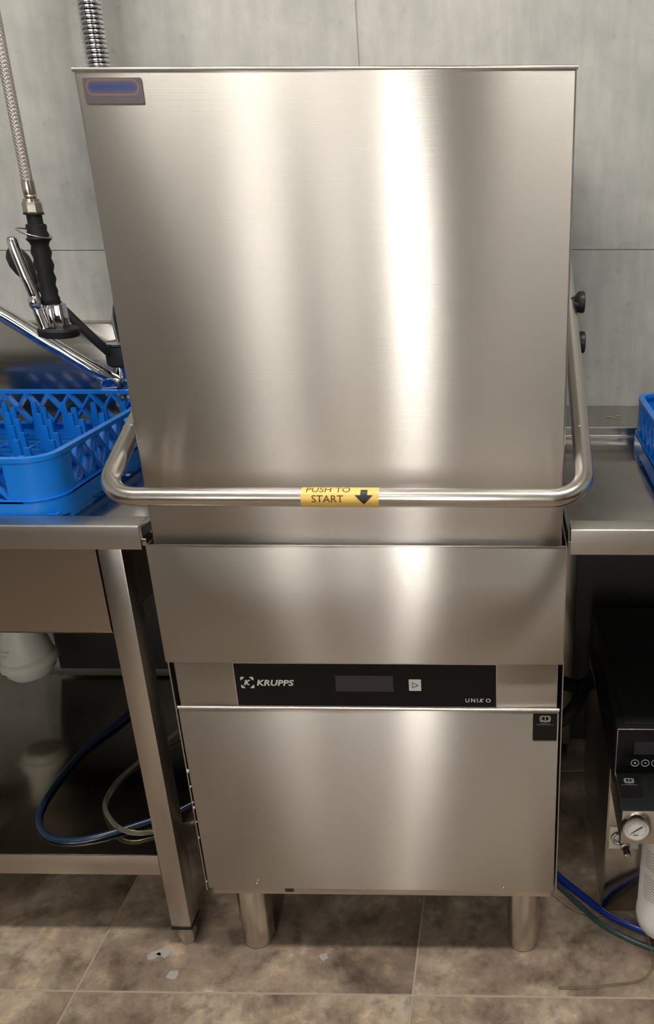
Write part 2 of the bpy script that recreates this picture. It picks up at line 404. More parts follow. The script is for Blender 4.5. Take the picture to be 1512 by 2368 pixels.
for x, z in ((-0.2165, 0.195), (0.217, 0.1915)):
    finish('screw', lathe(B(), [(0.0028, 0), (0.0028, 0.0012), (0.0015, 0.0022), (0.0004, 0.0024)], (x, -0.004, z), (0, -1, 0), 12), 'nickel', sp_)
# dried plaster crumbs along the left flange
for z, r in ((0.436, 0.0032), (0.404, 0.0018), (0.371, 0.0016), (0.36, 0.0022), (0.33, 0.0012), (0.296, 0.0016), (0.198, 0.0016)):
    c = B(); bmesh.ops.create_icosphere(c, subdivisions=1, radius=r)
    for v in c.verts: v.co = Vector((v.co.x * 0.8, v.co.y * 0.7, v.co.z * 1.5)) * random.uniform(0.8, 1.2) + Vector((-0.3052, -0.003, z))
    finish('plaster_crumb', c, 'plaster', dw)
# feet
for x in (-0.2495, 0.2535):
    for y in (0.056, 0.55):
        f = finish('foot', lathe(B(), [(0.0300, 0.056), (0.0302, 0.06), (0.0302, 0.17)], (x, y, 0), seg=40), 'bar', dw)
        finish('foot_sleeve', lathe(B(), [(0.0270, 0.0), (0.0288, 0.003), (0.0292, 0.008), (0.0292, 0.058)], (x, y, 0), seg=40), 'bar', f)
# control panel with print
cp = finish('control_panel', prism(B(), [(-0.2052, 0.5660), (0.2035, 0.5660), (0.2035, 0.6430), (-0.2052, 0.6430)], FRONT, -0.0042, 0.001), 'gloss', dw, smooth=0)
fr = B(); ring_poly(fr, [(-0.2066, 0.5648), (0.2048, 0.5648), (0.2048, 0.6444), (-0.2066, 0.6444)], [(-0.2052, 0.5660), (0.2035, 0.5660), (0.2035, 0.6430), (-0.2052, 0.6430)], FRONT, -0.0040, 0.001)
finish('panel_bezel', fr, 'bar', cp)
YP = -0.0045
finish('display', prism(B(), [(-0.0480, 0.5935), (0.0425, 0.5935), (0.0425, 0.6225), (-0.0480, 0.6225)], FRONT, YP, YP + 0.0006), 'screen', cp)
btn = finish('start_button', prism(B(), rrect(0.0672, 0.0862, 0.5958, 0.6162, 0.0008, 2), FRONT, YP - 0.0006, YP + 0.0006), 'button', cp)
tri_o = [(0.0722, 0.6008), (0.0822, 0.6061), (0.0722, 0.6114)]; tri_i = [(0.0731, 0.6021), (0.0806, 0.6061), (0.0731, 0.6101)]
finish('play_symbol', ring_poly(B(), tri_o, tri_i, FRONT, YP - 0.0009, YP - 0.0004), 'print_dark', cp)
FP = lambda cx, cz, y: (lambda a, b: Vector((cx + a, y, cz + b)))
bm = B(); add_text(bm, 'KRUPPS', 0.02, FP(-0.1425, 0.6085, YP - 0.0002), width=0.0590, height=0.0112, bold=0.035, shear=0.22, space=1.05)
finish('maker_lettering', bm, 'print_white', cp, smooth=0)
bm = B(); add_text(bm, 'UNI', 0.02, FP(0.1650, 0.5785, YP - 0.0002), width=0.0195, height=0.0072, bold=0.02, space=1.35)
add_text(bm, 'K', 0.02, FP(0.1808, 0.5785, YP - 0.0002), width=0.0078, height=0.0072, bold=0.025, shear=0.35)
add_text(bm, 'O', 0.02, FP(0.1912, 0.5785, YP - 0.0002), width=0.0080, height=0.0072, bold=0.02)
finish('model_lettering', bm, 'print_white', cp, smooth=0)
bm = B(); lx, lz = -0.1865, 0.6088
add_text(bm, 'K', 0.02, FP(lx, lz, YP - 0.0002), width=0.0115, height=0.0098, bold=0.05, shear=0.3)
for sx in (-1, 1):
    for sz in (-1, 1):
        o_ = Vector((lx + sx * 0.0100, 0, lz + sz * 0.0100)); pts = []
        arc = [(sx * 0.0036, sz * 0.0100), (sx * 0.0086, sz * 0.0106), (sx * 0.0106, sz * 0.0086), (sx * 0.0100, sz * 0.0036), (sx * 0.0078, sz * 0.0056), (sx * 0.0056, sz * 0.0078)]
        vs = [bm.verts.new(Vector((lx + a, YP - 0.0002, lz + b))) for a, b in arc]; bm.faces.new(vs)
finish('maker_emblem', bm, 'print_white', cp, smooth=0)
def manual_sticker(parent, place, name='manual_sticker'):
    """black sticker with an open-book symbol and two lines of print; place(a, b, lift) with a, b in metres from its centre"""
    st = B(); prism(st, rrect(-0.0193, 0.0193, -0.0255, 0.0255, 0.0022), lambda a, b, d: place(a, b, d), 0.0, 0.0005)
    s = finish(name, st, 'sticker', parent)
    p = B()
    P2 = lambda a, b: place(a, b, 0.0008)
    def quad(*q): p.faces.new([p.verts.new(P2(*c)) for c in q])
    def stroke(pts, w):
        for (a0, b0), (a1, b1) in zip(pts, pts[1:]):
            dx, dy = a1 - a0, b1 - b0; l = math.hypot(dx, dy); nx, ny = -dy / l * w / 2, dx / l * w / 2
            quad((a0 + nx, b0 + ny), (a1 + nx, b1 + ny), (a1 - nx, b1 - ny), (a0 - nx, b0 - ny))
    for sg in (-1, 1):
        stroke([(sg * 0.0003, 0.0205), (sg * 0.0045, 0.0214), (sg * 0.0078, 0.0200), (sg * 0.0078, 0.0115), (sg * 0.0022, 0.0115), (0, 0.0101)], 0.0011)
        stroke([(sg * 0.0055, 0.0208), (sg * 0.0055, 0.0125), (sg * 0.0020, 0.0125)], 0.0007)
    stroke([(0, 0.0210), (0, 0.0105)], 0.0009)
    quad((-0.0016, 0.0112), (0, 0.0124), (0.0016, 0.0112), (0, 0.0096))
    finish('book_symbol', p, 'print_white', s, smooth=0)
    t = B(); add_text(t, 'DOWNLOAD', 0.004, lambda a, b: place(a, b + 0.0077, 0.0008), width=0.0140, height=0.0015)
    add_text(t, 'INSTRUCTIONS MANUAL', 0.004, lambda a, b: place(a, b + 0.0050, 0.0008), width=0.0275, height=0.0017)
    finish('sticker_lettering', t, 'print_grey', s, smooth=0)
    return s
manual_sticker(dw, lambda a, b, d: Vector((0.2815 + a, -0.0041 - d, 0.5290 + b)))
# lift handle: one bent tube, two arms
HX, HY, HZ, HR = 0.3245, -0.0735, 0.9445, 0.0128
SL = 0.49
def arm_path(s):
    return [Vector((s * HX, HY + t, HZ + SL * t)) for t in (0.07, 0.20, 0.34, 0.52)]
RB = 0.047
def bend(s):
    d = Vector((0, 1, SL)).normalized(); c0 = Vector((s * HX, HY, HZ)); out = []
    a = Vector((s * (HX - RB), HY, HZ)); ctr = a + d * RB
    for k in range(9):
        th = PI / 2 * k / 8; out.append(ctr - d * (RB * math.cos(th)) + Vector((s, 0, 0)) * (RB * math.sin(th)))
    return out
path = arm_path(-1)[::-1] + bend(-1)[::-1] + [Vector((-0.1, HY, HZ)), Vector((0.1, HY, HZ))] + bend(1) + arm_path(1)
hd = finish('lift_handle', tube(B(), path, HR, 28), 'bar', dw, smooth=50)
for s in (-1, 1):
    c = Vector((s * HX, HY + 0.118, HZ + SL * 0.118)); d = Vector((0, 1, SL)).normalized()
    finish('weld_bead', lathe(B(), [(HR - 0.001, -0.003), (HR + 0.0006, -0.0008), (HR + 0.0006, 0.0008), (HR - 0.001, 0.003)], c, d, 28), 'bar', hd)
    piv = Vector((s * HX, HY + 0.50, HZ + SL * 0.50))
    finish('pivot_plate', box(B(), s * HX - 0.006, s * HX + 0.006, piv.y - 0.03, piv.y + 0.05, piv.z - 0.03, piv.z + 0.03, 0.003), 'steel', dw)
    finish('pivot_stub', box(B(), min(s * 0.299, s * HX), max(s * 0.299, s * HX), piv.y - 0.01, piv.y + 0.03, piv.z - 0.012, piv.z + 0.012, 0.002), 'steel', dw)
# wrapped yellow label
def wrap(x, ang, rr): return Vector((x, HY - rr * math.cos(ang), HZ + rr * math.sin(ang)))
lb = B(); RL = HR + 0.0004; n = 20; a0, a1 = math.radians(-62), math.radians(118)
g = [[lb.verts.new(wrap(x, a0 + (a1 - a0) * k / n, RL)) for k in range(n + 1)] for x in (-0.0530, 0.0500)]
g2 = [[lb.verts.new(wrap(x, a0 + (a1 - a0) * k / n, RL - 0.0006)) for k in range(n + 1)] for x in (-0.0530, 0.0500)]
for k in range(n):
    lb.faces.new((g[0][k], g[1][k], g[1][k + 1], g[0][k + 1])); lb.faces.new((g2[0][k], g2[0][k + 1], g2[1][k + 1], g2[1][k]))
    for s in (0, 1): lb.faces.new((g[s][k], g[s][k + 1], g2[s][k + 1], g2[s][k]))
for k in (0, n): lb.faces.new((g[0][k], g[1][k], g2[1][k], g2[0][k]))
lab = finish('push_label', lb, 'yellow', dw, smooth=50)
def wrapped(bm, ang0, x0, rr):
    """cut a flat (a, 0, b) mesh into strips and roll it onto the bar"""
    zs = [v.co.z for v in bm.verts]; lo, hi = min(zs), max(zs); k = lo
    while k < hi:
        k += 0.0011
        bmesh.ops.bisect_plane(bm, geom=bm.verts[:] + bm.edges[:] + bm.faces[:], plane_co=(0, 0, k), plane_no=(0, 0, 1))
    for v in bm.verts: v.co = wrap(x0 + v.co.x, ang0 + v.co.z / rr, rr)
    return bm
RT = RL + 0.0003
flat = lambda a, b: Vector((a, 0, b))
t1 = wrapped(add_text(B(), 'START', 0.02, flat, width=0.0420, height=0.0098, bold=0.004), math.radians(11), -0.0175, RT)
finish('start_lettering', t1, 'print_brown', lab, smooth=0)
t1 = wrapped(add_text(B(), 'PUSH TO', 0.02, flat, width=0.0580, height=0.0098, bold=0.0), math.radians(70), -0.0170, RT)
finish('push_lettering', t1, 'print_brown', lab, smooth=0)
ar = B()
for pts in (((-0.0046, 0.0112), (-0.0046, 0.0030), (0.0046, 0.0030), (0.0046, 0.0112)), ((-0.0120, 0.0030), (0, -0.0100), (0.0120, 0.0030))):
    ar.faces.new([ar.verts.new((a, 0, b)) for a, b in pts])
finish('down_arrow', wrapped(ar, math.radians(20), 0.0305, RT), 'print_dark', lab, smooth=0)
# black clamp knobs on the right side of the hood
for y, z, x0 in ((0.335, 1.150, 0.299), (0.312, 1.086, 0.300)):
    k = finish('clamp_knob', lathe(B(), [(0.009, 0.030), (0.010, 0.034), (0.017, 0.040), (0.0185, 0.043), (0.0185, 0.050), (0.017, 0.0515)], (x0, y, z), (1, 0, 0), 28), 'blackp', dw)
    finish('knob_stem', lathe(B(), [(0.008, 0.0), (0.008, 0.031)], (x0, y, z), (1, 0, 0), 16), 'rubber', k)

# ------------------------------------------------------------------ left sink table
lt = thing('sink_table', 'stainless steel sink table on the left with undershelf and square leg', 'table', (-0.9, 0.33, 0))
LX0, LX1 = -1.75, -0.312
SZ, RZ = 0.850, 0.872
LB = 0.64
finish('worktop', box(B(), LX0, LX1, 0.004, LB, SZ - 0.012, SZ, 0.001), 'table', lt)
prof = [(0.0, 0.834), (0.0, RZ - 0.0035), (0.0005, RZ - 0.0017), (0.0015, RZ - 0.0006), (0.0035, RZ), (0.036, RZ + 0.0006), (0.040, RZ - 0.003), (0.046, SZ + 0.001), (0.046, SZ - 0.003), (0.030, SZ - 0.003), (0.002, SZ - 0.003), (0.002, 0.834)]
ap = B()
prism(ap, prof, SIDE, LX0, -0.3185)
finish('front_rim', ap, 'rim', lt, smooth=25)
# folded end of the rim with its chamfered corner
ec = B(); prism(ec, [(-0.3184, 0.001), (-0.3160, 0.001), (-0.3085, 0.012), (-0.3085, 0.046), (-0.3184, 0.046)], PLAN, RZ - 0.003, RZ)
box(ec, -0.3184, -0.3150, 0.001, 0.004, 0.8515, RZ - 0.002)
finish('rim_end', ec, 'rim', lt)
finish('backsplash', box(B(), LX0, LX1 - 0.0, LB, WALL_Y - 0.001, 0.80, 1.0715, 0.002), 'table', lt)
bw = B()
sec = [(0.030, 0.838), (0.030, 0.688)] + [(0.045 - 0.015 * math.cos(a), 0.684 - 0.015 * math.sin(a)) for a in [i * PI / 12 for i in range(0, 7)]] + [(0.56, 0.669), (0.56, 0.838)]
prism(bw, sec, SIDE, -0.93, -0.4045)
finish('sink_bowl', bw, 'bowl', lt, smooth=40)
for x in (-0.384, -1.68):
    for y in (0.050, 0.60):
        l = finish('leg', box(B(), x - 0.0185, x + 0.0185, y - 0.0195, y + 0.0195, 0.050, 0.838, 0.0018, 2), 'steel', lt)
        finish('leg_cap', box(B(), x - 0.0195, x + 0.0195, y - 0.0205, y + 0.0205, 0.044, 0.0505, 0.001), 'rubber', l)
        finish('levelling_foot', lathe(B(), [(0.0150, 0.0), (0.0165, 0.003), (0.0165, 0.022), (0.012, 0.030), (0.012, 0.046)], (x, y, 0), seg=6), 'nickel', l)
finish('undershelf', box(B(), -1.70, -0.4030, 0.033, 0.615, 0.176, 0.2195, 0.0015), 'mirror', lt)
finish('shelf_front', box(B(), -1.70, -0.4030, 0.0310, 0.0328, 0.1760, 0.2193, 0.0006), 'steel', lt)
finish('rear_panel', box(B(), -0.885, -0.325, 0.626, 0.632, 0.23, 0.80, 0.001), 'darksteel', lt)  # dark sheet added to darken the space under the sink table

# white drain trap under the bowl
def unproj_note(): pass
st = thing('drain_trap', 'white plastic drain trap hanging under the sink bowl', 'drain', (-0.838, 0.456, 0.32))
TXc, TYc = -0.838, 0.456
tp = B(); ax = Vector((-0.10, 0.03, 1)).normalized()
base = Vector((TXc, TYc, 0.322))
finish('cup', lathe(B(), [(0.020, 0.0), (0.040, 0.004), (0.050, 0.016), (0.0535, 0.032)], base, ax, 40), 'white', st)
finish('lock_ring', lathe(B(), [(0.054, 0.030), (0.0595, 0.032), (0.0600, 0.044), (0.0550, 0.050), (0.050, 0.051)], base, ax, 40), 'white', st)
dome = finish('dome', lathe(B(), [(0.0535, 0.048), (0.0535, 0.056), (0.0500, 0.078), (0.0440, 0.098), (0.038, 0.112), (0.036, 0.125), (0.032, 0.150), (0.030, 0.346)], base, ax, 40), 'white', st)
# tiny moulded print
tx = B()
u_, v_, d_ = frame_of(ax)
def dome_place(a, b):
    ang = a / 0.050; r = 0.0525 - (b) * 0.22
    side = Vector((math.sin(ang), -math.cos(ang), 0))
    return base + ax * (0.075 + b) + side * (r + 0.0012)
for b, s, wd in ((0.010, '40 x 1 1/2 STANDARD', 0.030), (-0.001, '000.00', 0.014)):
    for i in range(int(wd / 0.0022)):
        a = -0.030 + i * 0.0022 + (0.008 if b < 0 else 0)
        tx.faces.new([tx.verts.new(dome_place(a + da, b + db)) for da, db in ((0, 0), (0.0015, 0), (0.0015, 0.002), (0, 0.002))])
finish('trap_print', tx, 'print_grey', dome, smooth=0)

# ------------------------------------------------------------------ right outlet table
rt = thing('outlet_table', 'stainless steel outlet table on the right with raised rims', 'table', (0.9, 0.33, 0))
RX0, RX1 = 0.3105, 1.75
finish('worktop', box(B(), RX0, RX1, 0.004, 0.66, SZ - 0.014, SZ - 0.002, 0.001), 'table', rt)
prof = [(0.0, 0.829), (0.0, 0.8655), (0.0005, 0.8673), (0.0015, 0.8684), (0.0035, 0.869), (0.033, 0.8695), (0.037, 0.866), (0.042, SZ), (0.042, SZ - 0.004), (0.002, SZ - 0.004), (0.002, 0.829)]
finish('front_rim', prism(B(), prof, SIDE, 0.3125, RX1), 'rim', rt, smooth=25)
finish('end_flange', prism(B(), [(0.004, 0.835), (0.004, 0.866), (0.05, 0.858), (0.30, 0.856), (0.30, 0.835)], SIDE, 0.3090, 0.3108), 'table', rt)
prof = [(0.498, SZ - 0.003), (0.499, SZ), (0.500, 0.863), (0.5015, 0.8645), (0.507, 0.8645), (0.508, 0.866), (0.509, 0.8805), (0.511, 0.8825), (WALL_Y - 0.002, 0.8845), (WALL_Y - 0.002, 0.80), (0.65, 0.80), (0.65, 0.846), (0.52, 0.846)]
finish('back_ledge', prism(B(), prof, SIDE, RX0, RX1), 'table', rt, smooth=25)
for y in (0.05, 0.60):
    l = finish('leg', box(B(), 1.66, 1.70, y - 0.02, y + 0.02, 0.05, 0.838, 0.0018), 'steel', rt)
    finish('levelling_foot', lathe(B(), [(0.0165, 0.0), (0.0165, 0.022), (0.012, 0.03), (0.012, 0.055)], (1.68, y, 0), seg=6), 'nickel', l)
l = finish('leg', box(B(), 0.34, 0.38, 0.58, 0.62, 0.05, 0.838, 0.0018), 'steel', rt)
finish('levelling_foot', lathe(B(), [(0.0165, 0.0), (0.0165, 0.022), (0.012, 0.03), (0.012, 0.055)], (0.36, 0.60, 0), seg=6), 'nickel', l)
finish('rear_panel', box(B(), 0.335, 0.90, 0.640, 0.646, 0.02, 0.80, 0.001), 'darksteel', rt)  # dark sheet added in place of the shade on the wall behind
# white scuff on the ledge
sf = B(); random.seed(3)
for k in range(7):
    x = 0.428 + k * 0.004; y = 0.586 + random.uniform(-0.012, 0.012)
    ln = random.uniform(0.006, 0.014)
    z = 0.8825 + (y - 0.511) * 0.002 / 0.169 + 0.0006
    sf.faces.new([sf.verts.new((x + a, y + b, z)) for a, b in ((0, 0), (ln, 0.001), (ln, 0.004), (0, 0.003))])
finish('scuff_mark', sf, 'stain', rt, smooth=0)

# ------------------------------------------------------------------ blue dish racks
def rack(label, x0, x1, y0, y1, z0, z1, pegs, cell=0.046):
    t = thing('dish_rack', label, 'rack', ((x0 + x1) / 2, (y0 + y1) / 2, z0), 'blue dish racks')
    R0 = 0.045
    def ring(name, za, zb, grow, th):
        o = rrect(x0 - grow, x1 + grow, y0 - grow, y1 + grow, R0 + grow, 8)
        i = rrect(x0 - grow + th, x1 + grow - th, y0 - grow + th, y1 + grow - th, R0 + grow - th, 8)
        return finish(name, ring_poly(B(), o, i, PLAN, za, zb), 'blue', t, smooth=40)
    ring('top_rim', z1 - 0.007, z1, 0.001, 0.011)
    zb = z0 + 0.040
    ring('lower_band', z0 + 0.010, zb, 0.004, 0.007)
    ring('band_ledge', zb - 0.003, zb + 0.001, 0.004, 0.014)
    # solid rounded corners
    for (cx, cy, a0) in ((x1, y1, 0), (x0, y1, PI / 2), (x0, y0, PI), (x1, y0, 1.5 * PI)):
        sx = 1 if cx == x1 else -1; sy = 1 if cy == y1 else -1
        c = Vector((cx - sx * R0, cy - sy * R0)); arc = []
        ext = 0.022
        pts = [(c.x + (R0) * math.cos(a0 + PI / 2 * k / 8), c.y + R0 * math.sin(a0 + PI / 2 * k / 8)) for k in range(9)]
        pin = [(c.x + (R0 - 0.004) * math.cos(a0 + PI / 2 * k / 8), c.y + (R0 - 0.004) * math.sin(a0 + PI / 2 * k / 8)) for k in range(9)]
        def tang(a): return Vector((-math.sin(a), math.cos(a)))
        e0 = Vector(pts[0]) - tang(a0) * ext; e1 = Vector(pts[-1]) + tang(a0 + PI / 2) * ext
        i0 = Vector(pin[0]) - tang(a0) * ext; i1 = Vector(pin[-1]) + tang(a0 + PI / 2) * ext
        poly = [tuple(e0)] + pts + [tuple(e1), tuple(i1)] + pin[::-1] + [tuple(i0)]
        bmc = B(); n = len(poly) // 2
        lo = [bmc.verts.new((a, b, zb)) for a, b in poly]; hi = [bmc.verts.new((a, b, z1 - 0.006)) for a, b in poly]
        L = len(poly)
        for k in range(L): bmc.faces.new((lo[k], lo[(k + 1) % L], hi[(k + 1) % L], hi[k]))
        for k in range(n - 1):
            for q in (lo, hi): bmc.faces.new((q[k], q[k + 1], q[L - 2 - k], q[L - 1 - k]))
        finish('corner_plate', bmc, 'blue', t, smooth=40)
    # crossed lattice struts, each its own part
    hgt = (z1 - 0.007) - zb; org = ORG[t.name]
    n = max(1, round((y1 - y0 - 2 * (R0 + 0.022)) / cell)); cw = (y1 - y0 - 2 * (R0 + 0.022)) / n
    m = max(1, round((x1 - x0 - 2 * (R0 + 0.022)) / cell)); cwx = (x1 - x0 - 2 * (R0 + 0.022)) / m
    def strut(c):
        """diagonal strut in local (u, w) with depth, centred at the origin, lying in the YZ plane"""
        ln = math.hypot(c, hgt); a = math.atan2(hgt, c); q = B()
        box(q, -0.0072, 0.0072, -ln / 2, ln / 2, -0.0022, 0.0022)
        for v in q.verts: v.co = Matrix.Rotation(a, 3, 'X') @ v.co
        return q
    sy_ = None; sx_ = None
    zc = zb + hgt / 2
    for side, cnt, c in (('y', n, cw), ('x', m, cwx)):
        base_ = None
        for sgn in (0, 1):
            for k in range(cnt):
                for flip in (0, 1):
                    pos = (y0 if side == 'y' else x0) + R0 + 0.022 + (k + 0.5) * c
                    if base_ is None:
                        base_ = finish('lattice_strut', strut(c), 'blue', None, smooth=0); o = base_
                    else:
                        o = base_.copy(); COL.objects.link(o)
                    o.parent = t
                    if side == 'y':
                        P = Vector(((x1 - 0.0078) if sgn else (x0 + 0.0078), pos, zc)); o.rotation_euler = (0, 0, PI if flip else 0)
                    else:
                        P = Vector((pos, (y1 - 0.0078) if sgn else (y0 + 0.0078), zc)); o.rotation_euler = (0, 0, PI / 2 + (PI if flip else 0))
                    o.location = P - org
    # feet under the band
    for fx in (x0 + 0.05, (x0 + x1) / 2, x1 - 0.05):
        for fy in (y0 + 0.004, y1 - 0.004):
            finish('rack_foot', box(B(), fx - 0.03, fx + 0.03, fy - 0.004, fy + 0.004, z0, z0 + 0.012, 0.001), 'blue', t)
    for fy in (y0 + 0.07, y1 - 0.07):
        for fx in (x0 + 0.001, x1 - 0.001):
            finish('rack_foot', box(B(), fx - 0.004, fx + 0.004, fy - 0.035, fy + 0.035, z0, z0 + 0.012, 0.001), 'blue', t)
    # base grid
    gz = z0 + 0.014; np_ = 8
    px = (x1 - x0 - 0.01) / np_; py = (y1 - y0 - 0.01) / np_
    b0 = None
    for k in range(np_ + 1):
        xx = x0 + 0.005 + k * px
        if b0 is None:
            b0 = finish('grid_bar', box(B(), -0.002, 0.002, -(y1 - y0) / 2 + 0.004, (y1 - y0) / 2 - 0.004, -0.003, 0.003), 'blue', None, smooth=0); o = b0
        else: o = b0.copy(); COL.objects.link(o)
        o.parent = t; o.location = Vector((xx, (y0 + y1) / 2, gz)) - org
    b1 = None
    for k in range(np_ * 2 + 1):
        yy = y0 + 0.006 + k * (y1 - y0 - 0.012) / (np_ * 2)
        if b1 is None:
            b1 = finish('grid_bar', box(B(), -(x1 - x0) / 2 + 0.004, (x1 - x0) / 2 - 0.004, -0.002, 0.002, -0.003, 0.003), 'blue', None, smooth=0); o = b1
        else: o = b1.copy(); COL.objects.link(o)
        o.parent = t; o.location = Vector(((x0 + x1) / 2, yy, gz + 0.0005)) - org
    if pegs:
        q = B()
        prism(q, [(-0.0100, 0), (0.0115, 0), (0.0095, 0.036), (0.0056, 0.038), (0.0046, 0.072), (-0.0046, 0.072), (-0.0054, 0.066), (-0.0075, 0.030)], FRONT, -0.0022, 0.0022)
        p0 = finish('peg', q, 'blue', None, smooth=0); first = True
        NX, NY = 8, 10
        for i in range(NX):
            for j in range(NY):
                o = p0 if first else p0.copy()
                if not first: COL.objects.link(o)
                first = False; o.parent = t
                o.location = Vector((x0 + 0.032 + i * (x1 - x0 - 0.064) / (NX - 1) + (0.010 if j % 2 else -0.006), y0 + 0.030 + j * (y1 - y0 - 0.060) / (NY - 1), gz + 0.002)) - org
                o.rotation_euler = (0, 0, 0)
    return t
rack('blue peg dish rack with rows of upright pegs on the left table', -0.9460, -0.4640, 0.0500, 0.5140, SZ + 0.0005, 0.9575, True)
rack('blue dish rack cut by the right photo edge on the right table', 0.4735, 0.9400, 0.0480, 0.4910, SZ - 0.0015, 0.9575, False)

# ------------------------------------------------------------------ pre-rinse faucet
pf = thing('pre_rinse_faucet', 'chrome pre-rinse faucet with spring, hanging black spray gun and swing spout', 'faucet', (-0.535, 0.575, SZ))
FX, FY = -0.568, 0.575
fb = finish('faucet_body', lathe(B(), [(0.040, 0.0), (0.040, 0.008), (0.034, 0.012), (0.030, 0.020), (0.030, 0.060), (0.034, 0.064), (0.034, 0.082), (0.028, 0.088), (0.027, 0.140), (0.029, 0.150)], (FX, FY, SZ), seg=32), 'chrome', pf)
finish('base_nut', lathe(B(), [(0.036, 0.022), (0.040, 0.024), (0.040, 0.044), (0.036, 0.046)], (FX, FY, SZ), seg=6), 'chrome', fb)
finish('valve_collar', lathe(B(), [(0.034, 0.146), (0.037, 0.150), (0.037, 0.178), (0.034, 0.186)], (FX, FY, SZ), seg=32), 'rubber', pf)
finish('collar_cap', lathe(B(), [(0.032, 0.1865), (0.034, 0.188), (0.034, 0.192), (0.028, 0.195)], (FX, FY, SZ), seg=32), 'chrome', pf)
# riser and spring column
SXc, SYc = -0.527, FY
finish('riser', tube(B(), smooth_path([(FX, FY, SZ + 0.19), (FX, FY, SZ + 0.26), (SXc, FY, SZ + 0.36), (SXc, FY, SZ + 0.56)], 6), 0.012, 18), 'chrome', pf)
ctrl = [(SXc, SYc, 1.36), (SXc, SYc, 1.60), (SXc, SYc, 1.85), (SXc - 0.005, SYc - 0.02, 2.02), (SXc - 0.02, SYc - 0.09, 2.14), (SXc - 0.035, SYc - 0.17, 2.10), (-0.574, 0.362, 1.98), (-0.575, 0.352, 1.84)]
cp_ = smooth_path(ctrl, 40)
finish('inner_hose', tube(B(), cp_[::6] + [cp_[-1]], 0.0105, 10), 'rubber', pf)
# helix around the path
S = [0.0]
for a, b in zip(cp_, cp_[1:]): S.append(S[-1] + (b - a).length)
tot = S[-1]; pitch = 0.0076; turns = tot / pitch; stp = 14; hx = []
u = Vector((1, 0, 0)); idx = 0; prevT = None
for k in range(int(turns * stp)):
    s = tot * k / (turns * stp)
    while idx < len(S) - 2 and S[idx + 1] < s: idx += 1
    f = (s - S[idx]) / max(S[idx + 1] - S[idx], 1e-9); P = cp_[idx].lerp(cp_[idx + 1], f)
    T = (cp_[idx + 1] - cp_[idx]).normalized()
    u = (u - T * u.dot(T)).normalized(); v = T.cross(u); a = 2 * PI * k / stp
    hx.append(P + (u * math.cos(a) + v * math.sin(a)) * 0.0192)
finish('spring', tube(B(), hx, 0.0035, 6), 'chrome', pf, smooth=80)
# braided hose hanging down to the gun
GX, GY = -0.5755, 0.350
hs = B(); tube(hs, smooth_path([(-0.575, 0.352, 1.85), (-0.5745, 0.351, 1.70), (GX, GY, 1.50), (GX, GY, 1.343)], 8), 0.0088, 14)
def braid_mat():
    m, nt, b = new_mat('braided_steel'); L = nt.links
    g = N(nt, 'ShaderNodeNewGeometry'); mp = N(nt, 'ShaderNodeMapping'); mp.inputs['Scale'].default_value = (1, 1, 1); L.new(g.outputs['Position'], mp.inputs[0])
    wv = N(nt, 'ShaderNodeTexWave', wave_type='BANDS', bands_direction='DIAGONAL'); wv.inputs['Scale'].default_value = 110; L.new(mp.outputs[0], wv.inputs[0])
    mp2 = N(nt, 'ShaderNodeMapping'); mp2.inputs['Scale'].default_value = (-1, 1, 1); L.new(g.outputs['Position'], mp2.inputs[0])
    w2 = N(nt, 'ShaderNodeTexWave', wave_type='BANDS', bands_direction='DIAGONAL'); w2.inputs['Scale'].default_value = 110; L.new(mp2.outputs[0], w2.inputs[0])
    mx = N(nt, 'ShaderNodeMix', data_type='RGBA', blend_type='MULTIPLY'); mx.inputs[0].default_value = 1.0
    L.new(wv.outputs[0], mx.inputs[6]); L.new(w2.outputs[0], mx.inputs[7])
    r = ramp(nt, [(0.0, (0.34, 0.30, 0.28)), (0.5, (0.66, 0.62, 0.58))]); L.new(mx.outputs[2], r.inputs['Fac'])
    L.new(r.outputs[0], b.inputs['Base Color']); b.inputs['Metallic'].default_value = 0.6; b.inputs['Roughness'].default_value = 0.35
    bp = N(nt, 'ShaderNodeBump'); bp.inputs['Strength'].default_value = 0.6; bp.inputs['Distance'].default_value = 0.001
    L.new(mx.outputs[2], bp.inputs['Height']); L.new(bp.outputs[0], b.inputs['Normal']); return m
M['braid'] = braid_mat()
finish('braided_hose', hs, 'braid', pf)
finish('hose_ferrule', lathe(B(), [(0.0095, 1.322), (0.0100, 1.324), (0.0100, 1.342), (0.0092, 1.345)], (GX, GY, 0)), 'nickel', pf)
finish('swivel_nut', lathe(B(), [(0.0155, 1.292), (0.0158, 1.294), (0.0158, 1.309), (0.0150, 1.311)], (GX, GY, 0), seg=8), 'nickel', pf)
finish('swivel_neck', lathe(B(), [(0.0130, 1.310), (0.0125, 1.316), (0.0085, 1.318), (0.0105, 1.3205), (0.0085, 1.324)], (GX, GY, 0)), 'nickel', pf)
grip = [(0.0125, 1.143), (0.0152, 1.146), (0.0152, 1.156), (0.0134, 1.160), (0.0146, 1.168), (0.0124, 1.177), (0.0156, 1.188), (0.0130, 1.199), (0.0164, 1.210), (0.0136, 1.221), (0.0164, 1.231), (0.0136, 1.242), (0.0160, 1.248), (0.0200, 1.252), (0.0165, 1.256), (0.0175, 1.260), (0.0150, 1.266), (0.0162, 1.272), (0.0155, 1.276), (0.0120, 1.277), (0.0120, 1.291), (0.0160, 1.2915), (0.0160, 1.2945), (0.0140, 1.296)]
gr = finish('spray_grip', lathe(B(), grip, (GX, GY, 0), seg=28), 'rubber', pf, smooth=60)
finish('trigger_ring', tube(B(), [Vector((GX - 0.006 + 0.0255 * math.cos(a), GY + 0.0255 * math.sin(a), 1.262 - 0.32 * 0.0255 * math.cos(a))) for a in [2 * PI * k / 28 for k in range(29)]], 0.0014, 8), 'nickel', pf)
